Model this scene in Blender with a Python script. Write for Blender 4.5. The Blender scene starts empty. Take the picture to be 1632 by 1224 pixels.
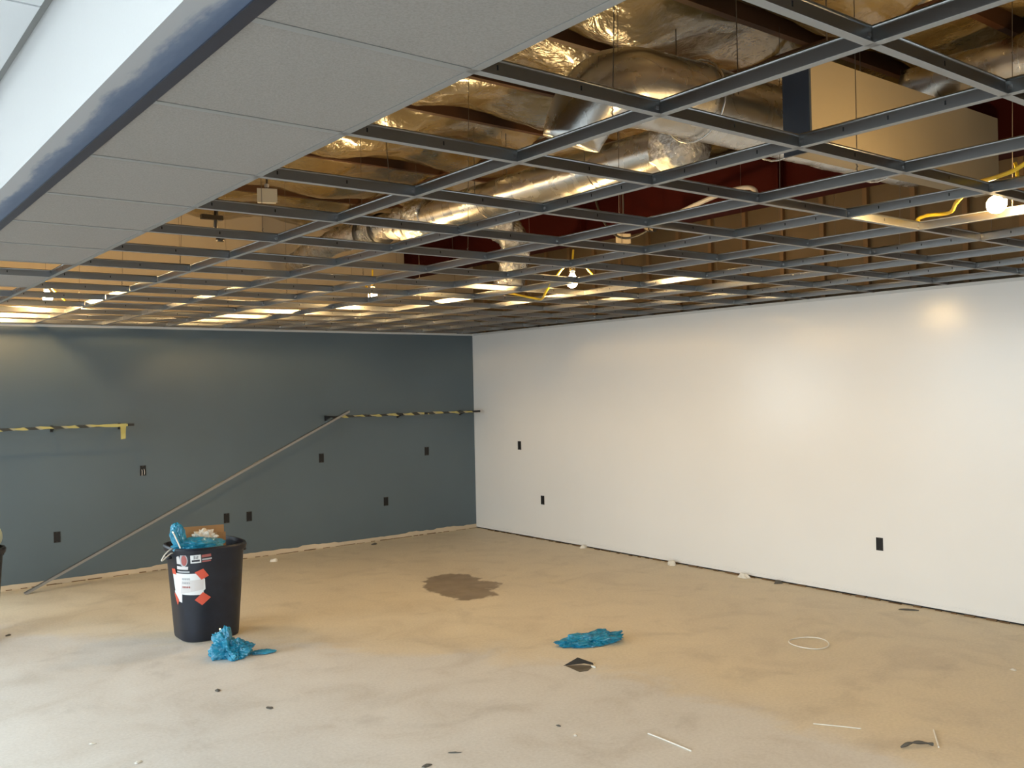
import bpy, bmesh, math, random
from mathutils import Vector, Matrix, noise
PI = math.pi
S = bpy.context.scene
COL = S.collection

# ------------------------------------------------------------------ camera
F_PX, YAW, PITCH, ROLL = 1479.22, -0.66036, 0.00492, -0.02198
CAM = (-6.9468, -9.7559, 1.7809)
H = 2.4938                       # underside of the suspended grid
def cam_matrix():
    cx, cy, cz = math.cos(YAW), math.cos(PITCH), math.cos(ROLL)
    sx, sy, sz = math.sin(YAW), math.sin(PITCH), math.sin(ROLL)
    Rz = Matrix(((cx, -sx, 0), (sx, cx, 0), (0, 0, 1)))
    Rx = Matrix(((1, 0, 0), (0, cy, -sy), (0, sy, cy)))
    Rr = Matrix(((cz, 0, -sz), (0, 1, 0), (sz, 0, cz)))
    R = Rz @ Rx @ Rr
    r, f, u = R.col[0], R.col[1], R.col[2]
    M = Matrix(((r[0], u[0], -f[0]), (r[1], u[1], -f[1]), (r[2], u[2], -f[2]))).to_4x4()
    M.translation = Vector(CAM)
    return M
cam = bpy.data.cameras.new('camera')
cam.sensor_width = 36.0
cam.lens = F_PX / 1632 * 36.0
cam.clip_start = 0.05
cam_ob = bpy.data.objects.new('camera', cam)
COL.objects.link(cam_ob)
cam_ob.matrix_world = cam_matrix()
S.camera = cam_ob

# ------------------------------------------------------------------ world, daylight, exposure
SKY_STRENGTH = 8.5
BULB_STRENGTH = 1050.0
S.view_settings.view_transform = 'Standard'
S.view_settings.look = 'None'
S.view_settings.gamma = 1.0
S.view_settings.use_curve_mapping = False
S.view_settings.exposure = -0.10
w = bpy.data.worlds.new('overcast_sky')
S.world = w
w.use_nodes = True
bg = w.node_tree.nodes['Background']
bg.inputs['Color'].default_value = (0.83, 0.915, 1.0, 1)
bg.inputs['Strength'].default_value = SKY_STRENGTH
# window portals (they only guide the sampling of the sky through the openings)
def portal(loc, rot, sx, sy):
    l = bpy.data.lights.new('window_portal', 'AREA')
    l.shape = 'RECTANGLE'; l.size = sx; l.size_y = sy
    l.cycles.is_portal = True
    o = bpy.data.objects.new('window_portal', l)
    o.location = loc; o.rotation_euler = rot
    COL.objects.link(o)
WIN_LEFT = [(-12.2, -9.9), (-9.6, -7.3), (-7.0, -4.7), (-4.4, -1.5)]        # y ranges in the left wall
WIN_BACK = [(-8.1, -5.80)]                                      # x range in the back wall, beyond the left edge of the view
WIN_FRONT = [(-8.1, -6.9), (-6.6, -5.2)]                       # x ranges in the front wall
XL, YF = -8.3, -12.6
WZ0, WZ1 = 0.15, 2.70
FZ1 = 2.40
BZ0 = 0.85
for a, b in WIN_LEFT:
    portal((XL, (a + b) / 2, (WZ0 + WZ1) / 2), (0, -PI / 2, 0), WZ1 - WZ0, b - a)
for a, b in WIN_FRONT:
    portal(((a + b) / 2, YF, (WZ0 + FZ1) / 2), (PI / 2, 0, 0), b - a, FZ1 - WZ0)

for a, b in WIN_BACK:
    portal(((a + b) / 2, 0.0, (BZ0 + FZ1) / 2), (-PI / 2, 0, 0), b - a, FZ1 - BZ0)

# ------------------------------------------------------------------ materials
MATS = {}
def mat(name, color=(0.5, 0.5, 0.5), rough=0.6, metal=0.0, **kw):
    m = bpy.data.materials.new(name); m.use_nodes = True
    b = m.node_tree.nodes['Principled BSDF']
    b.inputs['Base Color'].default_value = (*color, 1)
    b.inputs['Roughness'].default_value = rough
    b.inputs['Metallic'].default_value = metal
    for k, v in kw.items():
        b.inputs[k.replace('_', ' ')].default_value = v
    MATS[name] = m
    return m
def N(m, t, **props):
    n = m.node_tree.nodes.new(t)
    for k, v in props.items(): setattr(n, k, v)
    return n
def L(m, a, b): m.node_tree.links.new(a, b)
def bsdf(m): return m.node_tree.nodes['Principled BSDF']
def coords(m, kind='Object'):
    return N(m, 'ShaderNodeTexCoord').outputs[kind]
def world_pos(m): return N(m, 'ShaderNodeNewGeometry').outputs['Position']
def noise_tex(m, vec, scale, detail=4, rough=0.55, dist=0.0):
    n = N(m, 'ShaderNodeTexNoise')
    n.inputs['Scale'].default_value = scale
    n.inputs['Detail'].default_value = detail
    n.inputs['Roughness'].default_value = rough
    n.inputs['Distortion'].default_value = dist
    L(m, vec, n.inputs['Vector'])
    return n.outputs['Fac']
def ramp(m, fac, stops):
    r = N(m, 'ShaderNodeValToRGB')
    e = r.color_ramp.elements
    while len(e) < len(stops): e.new(0.5)
    for i, (p, c) in enumerate(stops):
        e[i].position = p
        e[i].color = (*c, 1) if len(c) == 3 else c
    L(m, fac, r.inputs['Fac'])
    return r.outputs['Color']
def mix(m, fac, a, b, blend='MIX'):
    n = N(m, 'ShaderNodeMix', data_type='RGBA', blend_type=blend)
    for sock, v in ((n.inputs[0], fac), (n.inputs[6], a), (n.inputs[7], b)):
        if isinstance(v, bpy.types.NodeSocket): L(m, v, sock)
        elif isinstance(v, (int, float)): sock.default_value = v
        else: sock.default_value = (*v, 1)
    return n.outputs[2]
def math_n(m, op, a, b=None, c=None):
    n = N(m, 'ShaderNodeMath', operation=op)
    for i, v in enumerate((a, b, c)):
        if v is None: continue
        if isinstance(v, bpy.types.NodeSocket): L(m, v, n.inputs[i])
        else: n.inputs[i].default_value = v
    return n.outputs[0]
def bump(m, h, strength=0.3, dist=0.01):
    b = N(m, 'ShaderNodeBump')
    b.inputs['Strength'].default_value = strength
    b.inputs['Distance'].default_value = dist
    L(m, h, b.inputs['Height'])
    L(m, b.outputs['Normal'], bsdf(m).inputs['Normal'])
def setcol(m, sock): L(m, sock, bsdf(m).inputs['Base Color'])

# concrete slab: grey concrete with drifts of tan dust, scuffs and one dark damp stain
m = mat('concrete', rough=0.62)
p = world_pos(m)
big = noise_tex(m, p, 0.55, 3, 0.5, 0.6)
c1 = ramp(m, big, [(0.34, (0.575, 0.544, 0.486)), (0.66, (0.693, 0.646, 0.567))])
mid = noise_tex(m, p, 2.3, 6, 0.6, 0.8)
c2 = mix(m, 0.55, c1, ramp(m, mid, [(0.30, (0.470, 0.421, 0.349)), (0.48, (0.641, 0.612, 0.559)), (0.75, (0.744, 0.721, 0.668))]))
fine = noise_tex(m, p, 55, 3, 0.6)
c3 = mix(m, 0.22, c2, ramp(m, fine, [(0.3, (0.392, 0.381, 0.363)), (0.7, (0.784, 0.775, 0.755))]))
sc = noise_tex(m, p, 2.4, 7, 0.6, 0.5)
scm = ramp(m, sc, [(0.56, (0, 0, 0)), (0.72, (1, 1, 1))])
c4 = mix(m, math_n(m, 'MULTIPLY', scm, 0.30), c3, (0.327, 0.299, 0.262))
# tan tint over the far slab, blue-grey nearer, edge wandering across the room
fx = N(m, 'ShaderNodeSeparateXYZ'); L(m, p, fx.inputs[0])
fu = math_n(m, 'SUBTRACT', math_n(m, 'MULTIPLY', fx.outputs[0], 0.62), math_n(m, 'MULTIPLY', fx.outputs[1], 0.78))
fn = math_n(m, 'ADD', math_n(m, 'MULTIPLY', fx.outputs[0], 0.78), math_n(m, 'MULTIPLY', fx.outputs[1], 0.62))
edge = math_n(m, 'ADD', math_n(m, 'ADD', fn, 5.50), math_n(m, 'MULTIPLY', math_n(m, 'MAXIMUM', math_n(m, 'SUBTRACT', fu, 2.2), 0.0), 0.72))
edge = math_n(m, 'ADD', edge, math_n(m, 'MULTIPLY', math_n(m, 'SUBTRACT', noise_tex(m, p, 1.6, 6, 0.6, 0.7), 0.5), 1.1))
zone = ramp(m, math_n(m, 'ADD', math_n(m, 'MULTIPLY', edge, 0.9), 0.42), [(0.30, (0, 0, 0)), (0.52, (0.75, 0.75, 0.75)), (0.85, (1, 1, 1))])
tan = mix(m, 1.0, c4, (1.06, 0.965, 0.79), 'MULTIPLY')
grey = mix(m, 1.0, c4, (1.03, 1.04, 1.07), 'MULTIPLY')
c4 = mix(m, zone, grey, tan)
# damp stain, an irregular blotch fixed to the slab
sx = N(m, 'ShaderNodeSeparateXYZ'); L(m, p, sx.inputs[0])
dx = math_n(m, 'SUBTRACT', sx.outputs[0], -2.17); dy = math_n(m, 'SUBTRACT', sx.outputs[1], -2.78)
ca, sa = 0.53, -0.848
u = math_n(m, 'ADD', math_n(m, 'MULTIPLY', dx, ca), math_n(m, 'MULTIPLY', dy, sa))
v = math_n(m, 'SUBTRACT', math_n(m, 'MULTIPLY', dy, ca), math_n(m, 'MULTIPLY', dx, sa))
sk = math_n(m, 'ADD', v, math_n(m, 'MULTIPLY', u, 0.55))
d2 = math_n(m, 'ADD', math_n(m, 'POWER', math_n(m, 'ABSOLUTE', math_n(m, 'DIVIDE', u, 0.46)), 2), math_n(m, 'POWER', math_n(m, 'ABSOLUTE', math_n(m, 'DIVIDE', sk, 0.46)), 2))
d2n = math_n(m, 'ADD', d2, math_n(m, 'MULTIPLY', math_n(m, 'SUBTRACT', noise_tex(m, p, 3.2, 4, 0.6), 0.5), 2.2))
stain = ramp(m, d2n, [(0.70, (1, 1, 1)), (0.86, (0, 0, 0))])
inner = ramp(m, noise_tex(m, p, 6, 3, 0.5), [(0.35, (0.17, 0.125, 0.085)), (0.65, (0.23, 0.175, 0.12))])
c5 = mix(m, math_n(m, 'MULTIPLY', stain, 0.85), c4, inner)
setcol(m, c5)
bump(m, mix(m, 0.5, mid, fine), 0.12, 0.01)
rr = ramp(m, mid, [(0.3, (0.5, 0.5, 0.5)), (0.7, (0.72, 0.72, 0.72))])
L(m, rr, bsdf(m).inputs['Roughness'])

def paint(name, col, rough, amp=0.04, spec=0.5):
    m = mat(name, col, rough)
    bsdf(m).inputs['Specular IOR Level'].default_value = spec
    p = world_pos(m)
    n = noise_tex(m, p, 1.1, 4, 0.5)
    setcol(m, ramp(m, n, [(0.3, tuple(x * (1 - amp) for x in col)), (0.7, tuple(min(1, x * (1 + amp)) for x in col))]))
    bump(m, noise_tex(m, p, 160, 3, 0.6), 0.05, 0.003)
    return m
paint('white_wall_paint', (0.77, 0.76, 0.745), 0.20, 0.015)
paint('slate_wall_paint', (0.092, 0.127, 0.150), 0.42, 0.05)
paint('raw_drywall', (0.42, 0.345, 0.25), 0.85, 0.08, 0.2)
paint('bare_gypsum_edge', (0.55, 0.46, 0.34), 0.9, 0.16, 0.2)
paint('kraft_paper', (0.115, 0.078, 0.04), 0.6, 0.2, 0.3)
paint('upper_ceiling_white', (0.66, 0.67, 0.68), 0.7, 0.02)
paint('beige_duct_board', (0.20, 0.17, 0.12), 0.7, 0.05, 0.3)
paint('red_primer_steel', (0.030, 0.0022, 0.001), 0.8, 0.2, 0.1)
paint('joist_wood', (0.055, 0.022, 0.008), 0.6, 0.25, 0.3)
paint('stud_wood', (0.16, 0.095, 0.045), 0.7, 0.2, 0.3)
paint('dark_navy_trim', (0.010, 0.014, 0.028), 0.5, 0.1)
paint('navy_plate', (0.022, 0.03, 0.045), 0.45, 0.1)
paint('cardboard', (0.36, 0.22, 0.11), 0.8, 0.1, 0.2)
mat('pavement', (0.35, 0.35, 0.36), 0.9)
mat('anodised_frame', (0.30, 0.31, 0.32), 0.4, 0.8)

# bulkhead drywall with blue wall paint brushed raggedly along its inner edge
m = mat('bulkhead_underside', (0.5, 0.5, 0.5), 0.6)
p = world_pos(m)
sx = N(m, 'ShaderNodeSeparateXYZ'); L(m, p, sx.inputs[0])
mp = N(m, 'ShaderNodeMapping'); mp.inputs['Scale'].default_value = (6, 1.3, 1); L(m, p, mp.inputs['Vector'])
e = math_n(m, 'ADD', sx.outputs[0], math_n(m, 'MULTIPLY', math_n(m, 'SUBTRACT', noise_tex(m, mp.outputs[0], 2.2, 6, 0.65), 0.5), 0.10))
k = ramp(m, math_n(m, 'ADD', math_n(m, 'MULTIPLY', e, 12.0), 12.0 * 6.335 + 0.5), [(0.35, (0.36, 0.365, 0.38)), (0.6, (0.12, 0.16, 0.24)), (0.95, (0.075, 0.11, 0.185))])
setcol(m, k)

# ceiling tile
m = mat('ceiling_tile', (0.64, 0.615, 0.575), 0.9)
bsdf(m).inputs['Specular IOR Level'].default_value = 0.1
p = world_pos(m)
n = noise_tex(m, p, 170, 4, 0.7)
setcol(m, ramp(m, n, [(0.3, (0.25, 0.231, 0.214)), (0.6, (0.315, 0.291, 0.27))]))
bump(m, n, 0.25, 0.004)

mat('tee_galvanised', (0.34, 0.34, 0.335), 0.30, 1.0)
m = MATS['tee_galvanised']
p = world_pos(m)
mat('tee_face_paint', (0.25, 0.247, 0.24), 0.5)
mat('wall_angle_white', (0.55, 0.545, 0.53), 0.5)
mat('bright_clip', (0.85, 0.85, 0.85), 0.2, 1.0)
mat('wire_steel', (0.16, 0.14, 0.12), 0.45, 0.9)

# foil duct wrap, taut and crumpled
for nm, bs, sc_ in (('foil_wrap', 0.09, 0.0), ('foil_crumpled', 0.8, 0.5)):
    m = mat(nm, (0.60, 0.585, 0.56), 0.24, 1.0)
    p = coords(m)
    vz = N(m, 'ShaderNodeTexVoronoi', feature='DISTANCE_TO_EDGE'); vz.inputs['Scale'].default_value = 17
    L(m, p, vz.inputs['Vector'])
    n1 = noise_tex(m, p, 38, 6, 0.7, 1.2)
    n2 = noise_tex(m, p, 5, 3, 0.6, 0.6)
    hh = math_n(m, 'ADD', math_n(m, 'MULTIPLY', n1, 0.6), math_n(m, 'ADD', math_n(m, 'MULTIPLY', n2, 0.9), math_n(m, 'MULTIPLY', vz.outputs[0], sc_)))
    bump(m, hh, bs, 0.02)
    L(m, ramp(m, n2, [(0.3, (0.18, 0.18, 0.18)), (0.7, (0.34, 0.34, 0.34))]), bsdf(m).inputs['Roughness'])
# poly-faced insulation, amber
m = mat('amber_insulation', (0.45, 0.29, 0.09), 0.24)
p = world_pos(m)
n1 = noise_tex(m, p, 3.2, 4, 0.55, 0.8)
n2 = noise_tex(m, p, 1.3, 3, 0.5, 0.4)
setcol(m, mix(m, 0.5, ramp(m, n1, [(0.3, (0.105, 0.062, 0.014)), (0.7, (0.20, 0.14, 0.05))]), ramp(m, n2, [(0.35, (0.12, 0.07, 0.014)), (0.65, (0.20, 0.16, 0.08))])))
bsdf(m).inputs['Coat Weight'].default_value = 0.8
bsdf(m).inputs['Coat Roughness'].default_value = 0.08
bump(m, math_n(m, 'ADD', n1, math_n(m, 'MULTIPLY', noise_tex(m, p, 17, 3, 0.5, 0.8), 0.22)), 0.7, 0.05)

m = mat('navy_plastic', (0.010, 0.014, 0.026), 0.42)
p = coords(m)
n = noise_tex(m, p, 9, 5, 0.6)
setcol(m, ramp(m, n, [(0.35, (0.004, 0.006, 0.013)), (0.75, (0.011, 0.015, 0.027))]))
mat('black_plastic', (0.012, 0.012, 0.013), 0.5)
mat('outlet_dark', (0.006, 0.006, 0.007), 0.7)
mat('black_steel', (0.02, 0.02, 0.022), 0.45, 0.3)
mat('paper_white', (0.74, 0.74, 0.74), 0.8)
mat('print_red', (0.36, 0.10, 0.09), 0.7)
mat('print_grey', (0.40, 0.40, 0.42), 0.7)
mat('print_dark', (0.03, 0.03, 0.04), 0.7)
mat('print_pale', (0.62, 0.58, 0.57), 0.7)
mat('red_tape', (0.62, 0.085, 0.045), 0.5)
m = mat('blue_film', (0.012, 0.27, 0.46), 0.18)
bsdf(m).inputs['Transmission Weight'].default_value = 0.25
bsdf(m).inputs['Coat Weight'].default_value = 0.5
p = coords(m)
setcol(m, ramp(m, noise_tex(m, p, 18, 4, 0.6), [(0.3, (0.008, 0.16, 0.29)), (0.7, (0.03, 0.40, 0.62))]))
bump(m, noise_tex(m, p, 30, 4, 0.65, 1.0), 0.6, 0.01)
m = mat('pale_bag', (0.50, 0.58, 0.50), 0.35)
bump(m, noise_tex(m, coords(m), 12, 4, 0.65, 1.0), 0.6, 0.02)
mat('crumpled_paper', (0.70, 0.62, 0.52), 0.8)
mat('white_plastic', (0.75, 0.71, 0.63), 0.5)
mat('yellow_cord', (0.75, 0.48, 0.02), 0.45)
mat('socket_rubber', (0.02, 0.018, 0.015), 0.5)
mat('grey_chip', (0.10, 0.09, 0.075), 0.8)
mat('white_chip', (0.72, 0.68, 0.60), 0.7)
mat('dark_metal', (0.05, 0.042, 0.034), 0.35, 0.6)
mat('scrap_underside', (0.16, 0.135, 0.10), 0.45, 0.3)
mat('conduit_grey', (0.42, 0.39, 0.36), 0.5)
mat('box_cream', (0.62, 0.52, 0.36), 0.6)
# caution tape: yellow with slanted black bands, printed on the ribbon
m = mat('caution_tape', (0.6, 0.5, 0.05), 0.45)
sx = N(m, 'ShaderNodeSeparateXYZ'); L(m, world_pos(m), sx.inputs[0])
ph = math_n(m, 'FRACT', math_n(m, 'ADD', math_n(m, 'MULTIPLY', sx.outputs[0], 4.6), math_n(m, 'MULTIPLY', sx.outputs[2], 7.0)))
setcol(m, ramp(m, ph, [(0.40, (0.42, 0.37, 0.13)), (0.46, (0.03, 0.032, 0.03)), (0.80, (0.03, 0.032, 0.03)), (0.88, (0.34, 0.32, 0.20))]))
m = mat('bare_yellow_tape', (0.45, 0.41, 0.14), 0.45)
# incandescent bulb
m = bpy.data.materials.new('bulb_glow'); m.use_nodes = True
nt = m.node_tree; nt.nodes.clear()
o = nt.nodes.new('ShaderNodeOutputMaterial'); em = nt.nodes.new('ShaderNodeEmission')
em.inputs['Color'].default_value = (1.0, 0.66, 0.28, 1); em.inputs['Strength'].default_value = BULB_STRENGTH
nt.links.new(em.outputs[0], o.inputs[0]); MATS['bulb_glow'] = m
# window glass
m = bpy.data.materials.new('window_glass'); m.use_nodes = True
nt = m.node_tree; nt.nodes.clear()
o = nt.nodes.new('ShaderNodeOutputMaterial'); tr = nt.nodes.new('ShaderNodeBsdfTransparent'); gl = nt.nodes.new('ShaderNodeBsdfGlossy'); mx = nt.nodes.new('ShaderNodeMixShader')
tr.inputs['Color'].default_value = (0.93, 0.96, 0.95, 1); gl.inputs['Roughness'].default_value = 0.02; mx.inputs[0].default_value = 0.06
nt.links.new(tr.outputs[0], mx.inputs[1]); nt.links.new(gl.outputs[0], mx.inputs[2]); nt.links.new(mx.outputs[0], o.inputs[0]); MATS['window_glass'] = m

# ------------------------------------------------------------------ mesh helpers
class MB:
    def __init__(s): s.v = []; s.f = []; s.m = []; s.cur = 0
    def box(s, x0, x1, y0, y1, z0, z1, M=None):
        b = len(s.v)
        P = [(x, y, z) for z in (z0, z1) for y in (y0, y1) for x in (x0, x1)]
        if M is not None: P = [tuple(M @ Vector(q)) for q in P]
        s.v += P
        for f in ((0, 2, 3, 1), (4, 5, 7, 6), (0, 1, 5, 4), (2, 6, 7, 3), (0, 4, 6, 2), (1, 3, 7, 5)):
            s.f.append(tuple(b + i for i in f)); s.m.append(s.cur)
        return s
    def tube(s, pts, r, seg=8, caps=True):
        pts = [Vector(p) for p in pts]; n = len(pts); b = len(s.v)
        up = Vector((0, 0, 1)); prev = None
        for i, p in enumerate(pts):
            t = (pts[min(i + 1, n - 1)] - pts[max(i - 1, 0)]).normalized()
            if prev is None:
                a = t.cross(up if abs(t.z) < 0.9 else Vector((1, 0, 0))).normalized()
            else:
                a = (prev - t * prev.dot(t)).normalized()
            prev = a; c = t.cross(a)
            ri = r(i / (n - 1)) if callable(r) else r
            for k in range(seg):
                q = 2 * PI * k / seg
                s.v.append(tuple(p + (a * math.cos(q) + c * math.sin(q)) * ri))
        for i in range(n - 1):
            for k in range(seg):
                k2 = (k + 1) % seg
                s.f.append((b + i * seg + k, b + i * seg + k2, b + (i + 1) * seg + k2, b + (i + 1) * seg + k)); s.m.append(s.cur)
        if caps:
            s.f.append(tuple(b + k for k in range(seg))[::-1]); s.m.append(s.cur)
            s.f.append(tuple(b + (n - 1) * seg + k for k in range(seg))); s.m.append(s.cur)
        return s
    def lathe(s, prof, seg=16, M=None, caps=True):
        b = len(s.v)
        for r, z in prof:
            for k in range(seg):
                q = 2 * PI * k / seg
                P = Vector((r * math.cos(q), r * math.sin(q), z))
                s.v.append(tuple(M @ P if M is not None else P))
        n = len(prof)
        for i in range(n - 1):
            for k in range(seg):
                k2 = (k + 1) % seg
                s.f.append((b + i * seg + k, b + i * seg + k2, b + (i + 1) * seg + k2, b + (i + 1) * seg + k)); s.m.append(s.cur)
        if caps:
            s.f.append(tuple(b + k for k in range(seg))[::-1]); s.m.append(s.cur)
            s.f.append(tuple(b + (n - 1) * seg + k for k in range(seg))); s.m.append(s.cur)
        return s
    def grid(s, rows):
        b = len(s.v); nr = len(rows); nc = len(rows[0])
        for r in rows: s.v += [tuple(q) for q in r]
        for i in range(nr - 1):
            for j in range(nc - 1):
                s.f.append((b + i * nc + j, b + i * nc + j + 1, b + (i + 1) * nc + j + 1, b + (i + 1) * nc + j)); s.m.append(s.cur)
        return s
    def prism(s, poly, z0, z1, M=None):
        b = len(s.v); n = len(poly)
        P = [(x, y, z0) for x, y in poly] + [(x, y, z1) for x, y in poly]
        s.v += [tuple(M @ Vector(q)) for q in P] if M is not None else P
        s.f.append(tuple(b + i for i in range(n))[::-1]); s.f.append(tuple(b + n + i for i in range(n)))
        s.m += [s.cur] * 2
        for i in range(n):
            j = (i + 1) % n
            s.f.append((b + i, b + j, b + n + j, b + n + i)); s.m.append(s.cur)
        return s
    def mesh(s, name, mats, smooth=False):
        me = bpy.data.meshes.new(name)
        me.from_pydata(s.v, [], s.f)
        for mm in (mats if isinstance(mats, (list, tuple)) else [mats]): me.materials.append(MATS[mm])
        me.polygons.foreach_set('material_index', s.m)
        if smooth: me.polygons.foreach_set('use_smooth', [True] * len(me.polygons))
        me.update()
        return me
def link(name, me, parent=None, loc=None, rot=None):
    o = bpy.data.objects.new(name, me)
    COL.objects.link(o)
    if parent is not None: o.parent = parent
    if loc is not None: o.location = loc
    if rot is not None: o.rotation_euler = rot
    return o
def build(mb, name, mats, parent=None, smooth=False, loc=None, rot=None):
    return link(name, mb.mesh(name, mats, smooth), parent, loc, rot)
def tag(o, label, cat, group=None):
    o['label'] = label; o['category'] = cat
    if group: o['group'] = group
    return o
def thing(name, label, cat, loc=(0, 0, 0), rz=0.0, group=None):
    o = bpy.data.objects.new(name, None); COL.objects.link(o)
    o.empty_display_size = 0.1
    o.location = loc; o.rotation_euler = (0, 0, rz)
    return tag(o, label, cat, group)
def struct(mb, name, mats, smooth=False):
    o = build(mb, name, mats, None, smooth); o['kind'] = 'structure'
    return o
def auto_smooth(o, deg=40):
    me = o.data
    bm = bmesh.new(); bm.from_mesh(me)
    for f in bm.faces: f.smooth = True
    for e in bm.edges:
        e.smooth = not (len(e.link_faces) == 2 and e.calc_face_angle(0) > math.radians(deg))
    bm.normal_update(); bm.to_mesh(me); bm.free()

# ------------------------------------------------------------------ the room
DECK = 4.08
BX0, BX1 = -6.378, -6.278        # bulkhead faces
UC = 2.829                       # upper ceiling beyond the bulkhead
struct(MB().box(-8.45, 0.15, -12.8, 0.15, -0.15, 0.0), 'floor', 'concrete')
g = struct(MB().box(-40, 20, -45, 15, -0.30, -0.152), 'ground', 'pavement')
struct(MB().box(-5.80, 0.15, 0.0, 0.15, 0.0, H).box(-8.45, -8.1, 0.0, 0.15, 0.0, H).box(-8.1, -5.80, 0.0, 0.15, 0.0, BZ0).box(-8.1, -5.80, 0.0, 0.15, FZ1, H), 'wall_back', 'slate_wall_paint')
struct(MB().box(0.0, 0.15, -12.8, 0.0, 0.014, H), 'wall_right', 'white_wall_paint')
struct(MB().box(-8.45, 0.15, 0.002, 0.15, H, DECK), 'wall_back_upper', 'raw_drywall')
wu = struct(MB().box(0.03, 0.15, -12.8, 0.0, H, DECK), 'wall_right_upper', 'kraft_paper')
st = MB().box(-0.02, 0.02, -0.02, 0.02, H, DECK - 0.05).mesh('stud', 'stud_wood')
for k in range(25):
    link('stud', st, wu, (0.0125, -0.28 - 0.4064 * k, 0))
# left wall and front wall with their glazed openings
def glazed_wall(name, axis, openings, lo, hi):
    mb = MB()
    def seg(a, b, z0, z1):
        if axis == 'y': mb.box(XL - 0.15, XL, a, b, z0, z1)
        else: mb.box(a, b, YF - 0.15, YF, z0, z1)
    prev = lo; top = WZ1 if axis == 'y' else FZ1
    for a, b in openings:
        seg(prev, a, 0, UC + 0.02); seg(a, b, 0, WZ0); seg(a, b, top, UC + 0.02); prev = b
    seg(prev, hi, 0, UC + 0.02)
    struct(mb, name, 'white_wall_paint')
glazed_wall('wall_left', 'y', WIN_LEFT, YF, 0.0)
struct(MB().box(BX1, 0.15, YF - 0.15, YF, UC + 0.02, DECK), 'wall_front_upper', 'raw_drywall')
glazed_wall('wall_front', 'x', WIN_FRONT, XL - 0.15, 0.0)
wn = 0
for axis, ops in (('y', WIN_LEFT), ('x', WIN_FRONT), ('b', WIN_BACK)):
    for a, b in ops:
        wn += 1
        fr = MB(); t = 0.05; W1 = WZ1 if axis == 'y' else FZ1; W0 = BZ0 if axis == 'b' else WZ0
        def bar(mb, a0, a1, z0, z1, d0=0.05, d1=0.11):
            if axis == 'y': mb.box(XL - d1, XL - d0, a0, a1, z0, z1)
            elif axis == 'b': mb.box(a0, a1, d0, d1, z0, z1)
            else: mb.box(a0, a1, YF - d1, YF - d0, z0, z1)
        bar(fr, a, b, W0, W0 + t); bar(fr, a, b, W1 - t, W1); bar(fr, a, a + t, W0 + t, W1 - t); bar(fr, b - t, b, W0 + t, W1 - t)
        c = (a + b) / 2
        bar(fr, c - t / 2, c + t / 2, W0 + t, W1 - t)
        wo = struct(fr, 'window_%d' % wn, 'anodised_frame')
        for a0, a1 in ((a + t, c - t / 2), (c + t / 2, b - t)):
            q = MB(); bar(q, a0, a1, W0 + t, W1 - t, 0.077, 0.083)
            build(q, 'pane', 'window_glass', wo)
# upper ceiling of the neighbouring bay, tiled
uc = struct(MB().box(-8.45, BX0, -12.8, 0.0, UC + 0.02, UC + 0.06), 'ceiling_upper', 'tee_face_paint')
tl = MB().box(-0.299, 0.299, -0.299, 0.299, 0, 0.018).mesh('ceiling_tile', 'upper_ceiling_white')
for i in range(4):
    for j in range(16):
        link('ceiling_tile', tl, uc, (BX0 - 0.327 - 0.6096 * i, -7.04 + 0.3048 + 0.6096 * (j - 6), UC))
slab = struct(MB().box(-8.45, BX0 - 2.47, -12.8, 0.0, UC, UC + 0.019), 'ceiling_far', 'upper_ceiling_white')
# bulkhead between the two ceilings
bk = MB()
bk.box(BX0, BX1, -12.8, 0.0, H, DECK)
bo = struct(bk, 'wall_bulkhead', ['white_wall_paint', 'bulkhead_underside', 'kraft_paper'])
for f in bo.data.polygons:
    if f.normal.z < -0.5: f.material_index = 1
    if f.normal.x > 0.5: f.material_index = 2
struct(MB().box(BX1, -6.245, -12.8, 0.0, H - 0.004, H + 0.03), 'trim_1', 'dark_navy_trim')
# wall angles of the grid
struct(MB().box(-6.24, 0.0, -0.024, -0.001, H, H + 0.0015).box(-6.24, 0.0, -0.002, -0.0003, H - 0.022, H), 'trim_2', 'wall_angle_white')
struct(MB().box(-0.024, -0.001, -12.6, -0.024, H, H + 0.0015).box(-0.002, -0.0003, -12.6, -0.024, H - 0.022, H), 'trim_3', 'wall_angle_white')
# ragged strip of bare board below the paint on the back wall, thin bare strip on the right wall
random.seed(5)
def ragged(name, L0, L1, h, amp, axis, matn, z0=0.0, t=0.004, step=0.05):
    mb = MB(); n = int((L1 - L0) / step); top = []
    hh = h
    for i in range(n + 1):
        s = L0 + (L1 - L0) * i / n
        if random.random() < 0.28: hh = h + random.uniform(-amp, amp)
        top.append((s, hh + random.uniform(-amp, amp) * 0.25))
    rows = []
    for tt, zsel in ((0, 0), (t, 0), (t, 1), (0, 1)):
        r = []
        for s, z in top:
            zz = z if zsel else z0
            r.append((s, -tt, zz) if axis == 'x' else (-tt, s, zz))
        rows.append(r)
    mb.grid(rows)
    return struct(mb, name, matn)
ragged('baseboard_back', -8.2, -0.003, 0.050, 0.012, 'x', 'bare_gypsum_edge')
ragged('baseboard_right', -9.5, -0.01, 0.046, 0.008, 'y', 'white_wall_paint', 0.016, 0.006)
struct(MB().box(0.012, 0.05, -12.6, 0.0, 0.0, 0.014), 'trim_4', 'outlet_dark')
mb = MB(); random.seed(9)
for k in range(46):        # dark crumbs of mortar packed in the joint at the foot of the back wall
    x = -5.6 + 5.55 * (k + random.random() * 0.8) / 46
    mb.box(x, x + random.uniform(0.05, 0.13), -0.012, -0.0045, 0.0, random.uniform(0.004, 0.010))
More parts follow.
